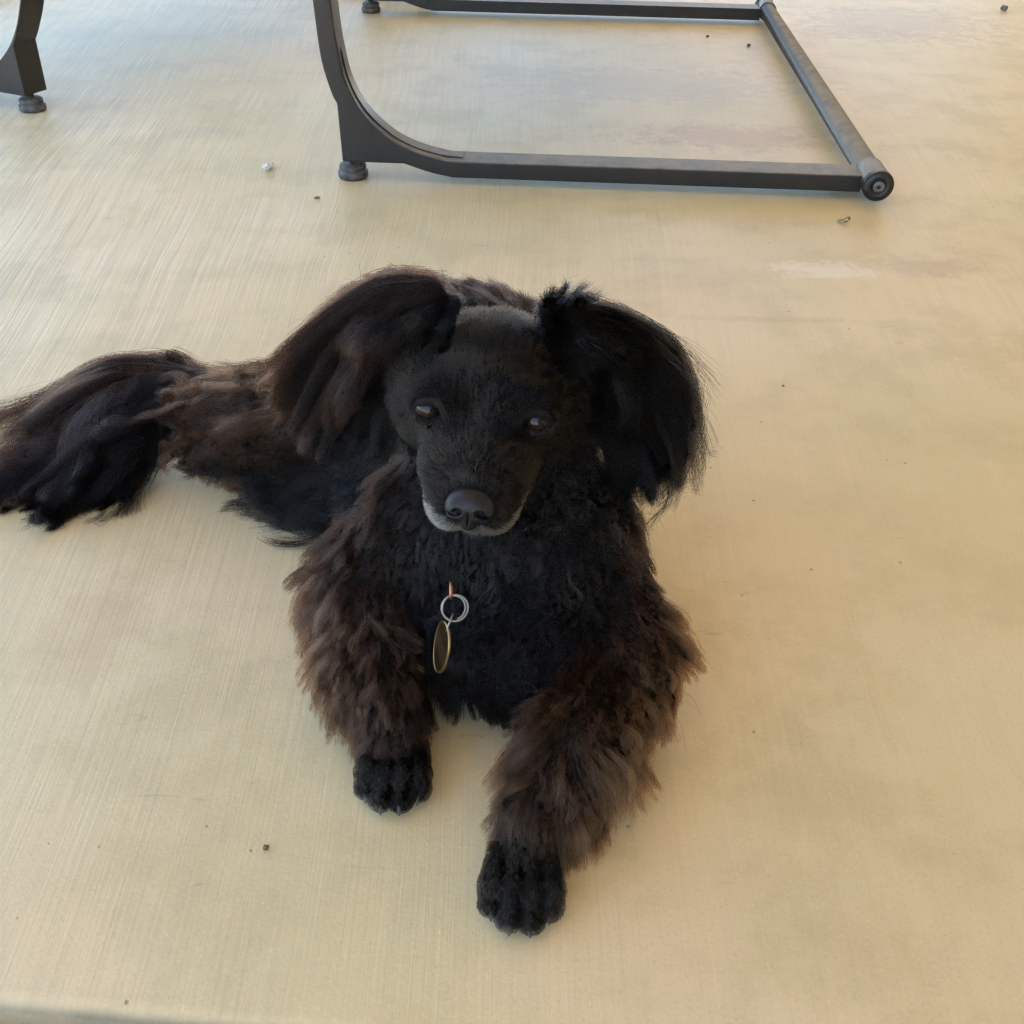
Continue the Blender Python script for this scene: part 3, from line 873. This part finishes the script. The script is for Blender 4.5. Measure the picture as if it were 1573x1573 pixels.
fringe('ear_wisps', [
    GY((880, 470, .715), (960, 488, .725), (1030, 530, .735), (1066, 600, .73), (1070, 665, .72)),
    GY((900, 490, .715), (970, 520, .725), (1030, 590, .73), (1058, 670, .72), (1048, 735, .71)),
    GY((900, 510, .71), (955, 570, .72), (1005, 660, .715), (1030, 730, .705), (1010, 765, .70))],
    [BK * 1.6, BK * 2, BK * 2], 1500, 0.005, 0.88, 55, 0.006, ragged=0.2, flare=0.5, seed=28, wfreq=10.0)
fringe('ear_tuft', [
    GY((850, 492, .71), (838, 470, .712), (830, 455, .713)), GY((855, 488, .71), (856, 460, .712), (866, 440, .713)),
    GY((860, 488, .71), (880, 460, .712), (906, 447, .714)), GY((865, 492, .71), (895, 470, .712), (932, 464, .714))],
    [BK] * 4, 1400, 0.003, 0.8, 22, 0.001, K=8, seed=23)
fringe('ear_base_hair', [
    GY((704, 462, .718), (680, 456, .722), (650, 462, .728), (620, 488, .733), (600, 520, .735)),
    GY((698, 480, .710), (675, 478, .716), (650, 495, .724), (630, 530, .728), (615, 570, .730)),
    GY((690, 505, .700), (668, 510, .708), (648, 535, .716), (632, 575, .720), (622, 615, .720)),
    GY((672, 540, .690), (652, 552, .700), (636, 585, .708), (624, 625, .712), (616, 665, .712))],
    [BK * 1.3, BK * 1.3, BK * 1.5, BK * 1.6], 2600, 0.004, 0.8, 60, 0.0022, seed=31, K=10)
fringe('ear_base_hair', [
    GY((828, 468, .716), (852, 464, .716), (880, 478, .718), (905, 510, .720), (922, 550, .722)),
    GY((838, 492, .706), (862, 498, .708), (885, 525, .710), (903, 570, .712), (915, 620, .712)),
    GY((850, 525, .696), (870, 540, .698), (888, 575, .700), (902, 625, .702), (912, 675, .702)),
    GY((862, 570, .688), (878, 590, .690), (892, 630, .692), (905, 680, .694), (915, 725, .694))],
    [BK * 1.3, BK * 1.3, BK * 1.5, BK * 1.6], 2600, 0.004, 0.8, 60, 0.0022, seed=32, K=10)
fringe('tail_plume', [
    GZ((320, 585, .085), (240, 565, .092), (160, 575, .080), (80, 620, .055), (0, 665, .03)),
    GZ((315, 590, .085), (225, 580, .085), (130, 615, .070), (50, 680, .035), (-40, 730, .01)),
    GZ((305, 600, .080), (215, 605, .078), (125, 660, .055), (50, 725, .02), (-20, 770, .004)),
    GZ((300, 610, .078), (225, 630, .072), (150, 690, .045), (90, 750, .012), (30, 785, .003)),
    GZ((295, 620, .075), (245, 650, .062), (185, 710, .035), (135, 765, .008), (95, 795, .003)),
    GZ((295, 635, .065), (265, 668, .045), (225, 705, .022), (180, 735, .006), (150, 750, .003))],
    [BR * .26, BR * .16 + BK * .5, BK * 1.5 + BR * .05, BK * 2 + BR * .04, BK * 1.5 + BR * .04, BK], 19000, 0.009, 0.94, 80, 0.0105, ragged=0.3, flare=0.6, seed=24)
fringe('tail_plume', [
    GZ((330, 580, .09), (240, 562, .098), (150, 570, .090), (60, 610, .065), (-30, 650, .045)),
    GZ((310, 595, .085), (215, 590, .085), (120, 640, .065), (40, 705, .035), (-40, 745, .02)),
    GZ((300, 610, .078), (225, 630, .075), (150, 700, .045), (95, 765, .012), (60, 800, .003)),
    GZ((295, 635, .065), (255, 680, .045), (215, 725, .022), (180, 765, .006), (165, 790, .002))],
    [BR * .2, BR * .16, BK * 2, BK], 900, 0.008, 0.8, 45, 0.010, ragged=0.3, flare=0.7, seed=25)
fringe('haunch_feathering', [
    GZ((500, 545, .145), (420, 566, .128), (345, 580, .112), (285, 592, .095), (240, 602, .085)),
    GZ((500, 580, .148), (420, 590, .130), (345, 605, .115), (285, 618, .10), (235, 632, .085)),
    GZ((500, 630, .130), (425, 640, .115), (350, 650, .10), (290, 662, .08), (250, 675, .062)),
    GZ((510, 690, .095), (435, 690, .085), (365, 692, .07), (305, 697, .052), (268, 702, .035)),
    GZ((530, 750, .055), (455, 735, .050), (385, 722, .040), (325, 716, .025), (285, 712, .012))],
    [BR * .34, RU * .42, RU * .40, BR * .2 + BK * .4, BK], 15000, 0.005, 0.94, 170, 0.0055, K=12, ragged=0.2, flare=0.35, seed=26, wfreq=13.0, segl=0.36)
fringe('flank_feathering', [
    GZ((560, 690, .10), (500, 700, .08), (440, 725, .05), (390, 745, .02), (350, 752, .006)),
    GZ((570, 740, .08), (515, 755, .055), (465, 770, .03), (420, 775, .01), (380, 772, .004)),
    GZ((575, 780, .06), (530, 795, .04), (490, 812, .018), (455, 818, .005), (425, 812, .003))],
    [BK * 1.5, BK * 2, BK], 3500, 0.008, 0.75, 70, 0.005, ragged=0.3, flare=0.8, seed=27)

# ------------------------------------------------------------------ nose, eyes, claws
def field_mesh(name, fn, lo, hi, h, mat, parent, frame=None):
    lo = np.array(lo); hi = np.array(hi); dm = np.ceil((hi - lo) / h).astype(int) + 1
    ax = [lo[i] + np.arange(dm[i]) * h for i in range(3)]
    P = np.stack(np.meshgrid(*ax, indexing='ij'), -1)
    v, f = surface_nets(fn(P).astype(np.float32), lo, h)
    if frame is not None:
        o, Rm = frame
        v = o + v @ Rm
    return mesh_np(name, v, f, mat, parent)
def e_sd(P, c, r):
    q = P - np.array(c); r = np.array(r)
    k0 = np.sqrt(((q / r) ** 2).sum(-1)) + 1e-9; k1 = np.sqrt(((q / r ** 2) ** 2).sum(-1)) + 1e-9
    return k0 * (k0 - 1) / k1
def nose_fn(P):
    d = e_sd(P, (0, 0, 0.002), (0.0158, 0.0125, 0.0115))
    for s in (-1, 1):
        d = smin(d, e_sd(P, (0.0085 * s, 0.002, -0.0015), (0.0085, 0.010, 0.0085)), 0.004)
    d = smin(d, e_sd(P, (0, -0.002, -0.010), (0.0065, 0.0095, 0.008)), 0.004)
    for s in (-1, 1):
        d = -smin(-d, e_sd(P, (0.0080 * s, 0.0125, -0.0025), (0.0036, 0.008, 0.0030)), 0.0015)
        d = -smin(-d, e_sd(P, (0.0135 * s, 0.0085, -0.0050), (0.0050, 0.006, 0.0014)), 0.0015)
    d = -smin(-d, e_sd(P, (0, 0.0125, -0.010), (0.0007, 0.008, 0.008)), 0.001)
    return d
_c, _s = math.cos(R(24)), math.sin(R(24))
NROT = np.stack([HR, HF * _c + HU * _s, HU * _c - HF * _s])
M_NOSE, n_, l_, b_ = mat_new('nose_leather', (0.009, 0.0085, 0.009), 0.42)
t_ = NT(n_, l_); tc_ = n_.new('ShaderNodeTexCoord')
vo_ = n_.new('ShaderNodeTexVoronoi'); vo_.inputs['Scale'].default_value = 900.0; l_.new(tc_.outputs['Object'], vo_.inputs['Vector'])
b_.inputs['Specular IOR Level'].default_value = 0.28
l_.new(t_.bump(vo_.outputs['Distance'], 0.35, 0.0004), b_.inputs['Normal'])
field_mesh('nose', nose_fn, (-0.024, -0.02, -0.024), (0.024, 0.02, 0.02), 0.0006, M_NOSE, dog, (HO + hv(0, 0.0625, -0.0290), NROT))

def eye_materials():
    m, n, l, b = mat_new('eye_iris', rough=0.08)
    t = NT(n, l)
    tc = n.new('ShaderNodeTexCoord'); sep = n.new('ShaderNodeSeparateXYZ'); l.new(tc.outputs['Object'], sep.inputs[0])
    x, y, z = sep.outputs
    rr = t.math('SQRT', t.math('ADD', t.math('MULTIPLY', x, x), t.math('MULTIPLY', z, z)))
    fib = t.noise(tc.outputs['Object'], 900, 3)
    c = t.mix(t.ramp(fib, 0.3, 0.7), (0.020, 0.011, 0.007, 1), (0.009, 0.0055, 0.004, 1))
    c = t.mix(t.ramp(rr, 0.0030, 0.0036, 1, 0), c, (0.004, 0.004, 0.004, 1))
    c = t.mix(t.ramp(rr, 0.0070, 0.0082), c, (0.012, 0.01, 0.01, 1))
    c = t.mix(t.ramp(rr, 0.0090, 0.0098), c, (0.03, 0.026, 0.026, 1))
    l.new(c, b.inputs['Base Color'])
    b.inputs['Specular IOR Level'].default_value = 0.30; b.inputs['Roughness'].default_value = 0.04
    return m
M_EYE = eye_materials()
for e in EYES:
    bm = bmesh.new()
    bmesh.ops.create_uvsphere(bm, u_segments=36, v_segments=24, radius=EYE_R)
    o = from_bm('eye', bm, M_EYE, dog)
    look = Vector((0.05, 0, 0.62)) - Vector(e.tolist()); look.normalize()
    o.matrix_world = Matrix.Translation(Vector(e.tolist())) @ look.to_track_quat('-Y', 'Z').to_matrix().to_4x4()

M_CLAW = simple_noise_mat('claw_horn', (0.03, 0.028, 0.027), (0.075, 0.07, 0.065), 400, 0.4, 0.1, 0.0003)
for p, d in TOES:
    bm = bmesh.new()
    d = d / np.linalg.norm(d); K = 7; prev = None
    for k in range(K):
        t = k / (K - 1)
        c = p + d * (0.0078 * t - 0.002) + np.array([0, 0, 0.0012 * math.sin(t * 3.14)])
        c[2] = max(c[2], 0.0012)
        rad = 0.0021 * (1 - 0.75 * t ** 2.0)
        q = Vector(d.tolist()).to_track_quat('Z', 'Y')
        ring = [bm.verts.new(Vector(c.tolist()) + q @ Vector((rad * math.cos(a * math.pi / 4), rad * math.sin(a * math.pi / 4), 0))) for a in range(8)]
        if prev:
            for a in range(8): bm.faces.new((prev[a], prev[(a + 1) % 8], ring[(a + 1) % 8], ring[a]))
        prev = ring
    bm.faces.new(prev)
    from_bm('claw', bm, M_CLAW, dog)

# ------------------------------------------------------------------ name tag on the collar
def tube_mesh(name, pts, rad, mat, parent, segs=10, closed=False):
    bm = bmesh.new(); pts = [Vector(p) for p in pts]; n = len(pts); rings = []
    side = None
    for i, p in enumerate(pts):
        a = pts[(i + 1) % n] if closed or i < n - 1 else pts[i]; b = pts[i - 1] if closed or i > 0 else pts[i]
        t = (a - b).normalized()
        side = (side - t * side.dot(t)).normalized() if side else t.orthogonal().normalized()
        up_ = t.cross(side)
        rings.append([bm.verts.new(p + (side * math.cos(2 * math.pi * k / segs) + up_ * math.sin(2 * math.pi * k / segs)) * rad) for k in range(segs)])
    for i in range(n if closed else n - 1):
        a, c = rings[i], rings[(i + 1) % n]
        for k in range(segs): bm.faces.new((a[k], a[(k + 1) % segs], c[(k + 1) % segs], c[k]))
    if not closed:
        bm.faces.new(rings[0]); bm.faces.new(rings[-1][::-1])
    return from_bm(name, bm, mat, parent)

M_BRASS, n_, l_, b_ = mat_new('brass_tag', (0.42, 0.29, 0.11), 0.32, 1.0)
t_ = NT(n_, l_); tc_ = n_.new('ShaderNodeTexCoord'); sp_ = n_.new('ShaderNodeSeparateXYZ'); l_.new(tc_.outputs['Object'], sp_.inputs[0])
w_ = t_.math('SINE', t_.math('MULTIPLY', t_.math('ADD', sp_.outputs[0], t_.math('MULTIPLY', sp_.outputs[2], 0.6)), 1500.0))
band_ = t_.math('MULTIPLY', t_.ramp(w_, -0.2, 0.5), t_.math('MULTIPLY', t_.math('GREATER_THAN', sp_.outputs[2], -0.030), t_.math('LESS_THAN', sp_.outputs[2], -0.016)))
l_.new(t_.mix(band_, (0.085, 0.05, 0.02, 1), (0.34, 0.26, 0.18, 1)), b_.inputs['Base Color'])
M_RIM = mat_new('brass_rim', (0.22, 0.165, 0.075), 0.35, 1.0)[0]
M_COPPER = mat_new('copper_loop', (0.48, 0.22, 0.12), 0.35, 1.0)[0]
tagroot = bpy.data.objects.new('dog_tag', None); link(tagroot)
rc = Vector(yat(696, 934, 0.564).tolist())
tagroot.location = rc
tag(tagroot, 'brass oval tag on a steel split ring hanging at the dog\'s chest', 'dog tag')
CRv, CUv, CFv = Vector(cr), Vector(cu), Vector(fwd)
ringp = []
for k in range(100):
    a = k / 99 * 2 * math.pi * 1.72 + math.pi * 1.62
    rr = 0.0085 + 0.0012 * (k / 99)
    ringp.append(CRv * (rr * math.cos(a) + 0.0022 * k / 99) + CUv * rr * math.sin(a) - CFv * (0.0016 * k / 99) + CFv * 0.002 * math.sin(a))
tube_mesh('split_ring', ringp, 0.00075, M_STEEL, tagroot)
lp = [CUv * (0.0125 + 0.0055 * math.sin(a)) + CFv * (0.005 * math.cos(a) + 0.001) - CRv * 0.0015 for a in [2 * math.pi * k / 24 for k in range(24)]]
tube_mesh('collar_loop', lp, 0.0010, M_COPPER, tagroot, closed=True)
lk = [CUv * (-0.0105 + 0.0062 * math.sin(a)) - CFv * 0.0045 * math.cos(a) - CRv * (0.0025 - 0.0025 * math.sin(a)) for a in [2 * math.pi * k / 24 for k in range(24)]]
tube_mesh('jump_ring', lk, 0.0007, M_STEEL, tagroot, closed=True)
# oval plate, turned almost edge-on
bm = bmesh.new()
W_, H_, T_ = 0.0145, 0.0215, 0.0008
fr = [(W_ * math.cos(a) * (1 + 0.1 * math.sin(a)), -0.0225 + H_ * math.sin(a)) for a in [2 * math.pi * k / 40 for k in range(40)]]
A = [bm.verts.new((x, -T_, z)) for x, z in fr]; B = [bm.verts.new((x, T_, z)) for x, z in fr]
bm.faces.new(A); bm.faces.new(B[::-1])
for k in range(40): bm.faces.new((A[k], B[k], B[(k + 1) % 40], A[(k + 1) % 40]))
plate = from_bm('tag_plate', bm, M_BRASS, tagroot, smooth=False)
plate.location = CUv * -0.0125 - CRv * 0.0035 - CFv * 0.003
plate.rotation_euler = (R(-12), R(5), R(-73))
tube_mesh('rim', [(x, 0, z) for x, z in fr], 0.0012, M_RIM, plate, closed=True)

# ------------------------------------------------------------------ crumbs and litter on the slab
def blob(name, pos, size, mat, label, cat, seed, lumps=1, flat=0.7, group=None):
    r = random.Random(seed); bm = bmesh.new()
    for k in range(lumps):
        off = Vector((r.uniform(-1, 1), r.uniform(-1, 1), 0)) * size * (0.55 if lumps > 1 else 0)
        ret = bmesh.ops.create_icosphere(bm, subdivisions=2, radius=size * (r.uniform(0.4, 0.7) if lumps > 1 else 1))
        ph = [r.uniform(0, 6.28) for _ in range(6)]
        for v in ret['verts']:
            d = v.co.normalized()
            v.co *= 1 + 0.22 * math.sin(d.x * 4 + ph[0]) * math.sin(d.y * 5 + ph[1]) + 0.15 * math.sin(d.z * 7 + d.x * 6 + ph[2])
            v.co.z *= flat
            v.co += off
    zmin = min(v.co.z for v in bm.verts)
    for v in bm.verts: v.co.z -= zmin
    o = from_bm(name, bm, mat, smooth=False)
    o.location = (pos[0], pos[1], 0.0005); o.rotation_euler.z = r.uniform(0, 6)
    return tag(o, label, cat, group)
M_CRUMBW = simple_noise_mat('pale_crumb', (0.42, 0.40, 0.33), (0.70, 0.68, 0.6), 250, 0.9, 0.5, 0.001)
M_CRUMBB = simple_noise_mat('brown_crumb', (0.10, 0.055, 0.03), (0.22, 0.13, 0.07), 250, 0.9, 0.5, 0.001)
M_STONE = simple_noise_mat('grey_pebble', (0.10, 0.095, 0.085), (0.2, 0.185, 0.16), 250, 0.8, 0.4, 0.001)
G0 = lambda x, y: zat(x, y, 0.0)
blob('pale_crumb', G0(414, 260), 0.013, M_CRUMBW, 'pale lumpy crumb on the concrete left of the bench foot', 'crumb', 3, 5, 0.6)
blob('rusty_crumb', G0(488, 306), 0.006, M_CRUMBB, 'rust brown crumb just in front of the bench foot', 'crumb', 4, 3, 0.5)
blob('pebble', G0(1541, 17), 0.011, M_STONE, 'small dark pebble near the top right picture corner', 'pebble', 5, 1, 0.7)
blob('soil_crumb', G0(1087, 58), 0.0045, M_CRUMBB, 'tiny dark crumb under the bench near its rear rail', 'crumb', 6)
blob('soil_crumb', G0(1150, 72), 0.0055, M_CRUMBB, 'tiny dark crumb under the bench beside the cross tube', 'crumb', 7)
blob('soil_crumb', G0(409, 1304), 0.0022, M_CRUMBB, 'tiny dark crumb on bare concrete below the dog\'s folded foreleg', 'crumb', 8)
blob('soil_crumb', G0(1203, 594), 0.0016, M_STONE, 'tiny grey speck on concrete beside the dog\'s dark ear', 'crumb', 9)
# curled dry leaf scrap
bm = bmesh.new()
lw = 0.0045; pr_ = [(-0.011, 0.001), (-0.004, 0.0035), (0.003, 0.009), (0.0065, 0.0105), (0.0085, 0.007), (0.006, 0.003), (0.0, 0.0012)]
ra_ = [[bm.verts.new((x, (k - 1) * lw * (0.5 + 0.5 * math.sin(0.4 + i * 0.45)), z + 0.0008 * (k - 1) ** 2)) for k in range(3)] for i, (x, z) in enumerate(pr_)]
for a, c in zip(ra_, ra_[1:]):
    for k in range(2): bm.faces.new((a[k], a[k + 1], c[k + 1], c[k]))
lf = from_bm('leaf_scrap', bm, simple_noise_mat('dry_leaf', (0.13, 0.10, 0.045), (0.27, 0.21, 0.11), 200, 0.7, 0.3, 0.0005))
sm_ = lf.modifiers.new('thick', 'SOLIDIFY'); sm_.thickness = 0.0006
lf.location = (*G0(1296, 343)[:2], 0.0008); lf.rotation_euler.z = R(-35)
tag(lf, 'curled dry leaf scrap on the concrete in front of the tube end', 'leaf')
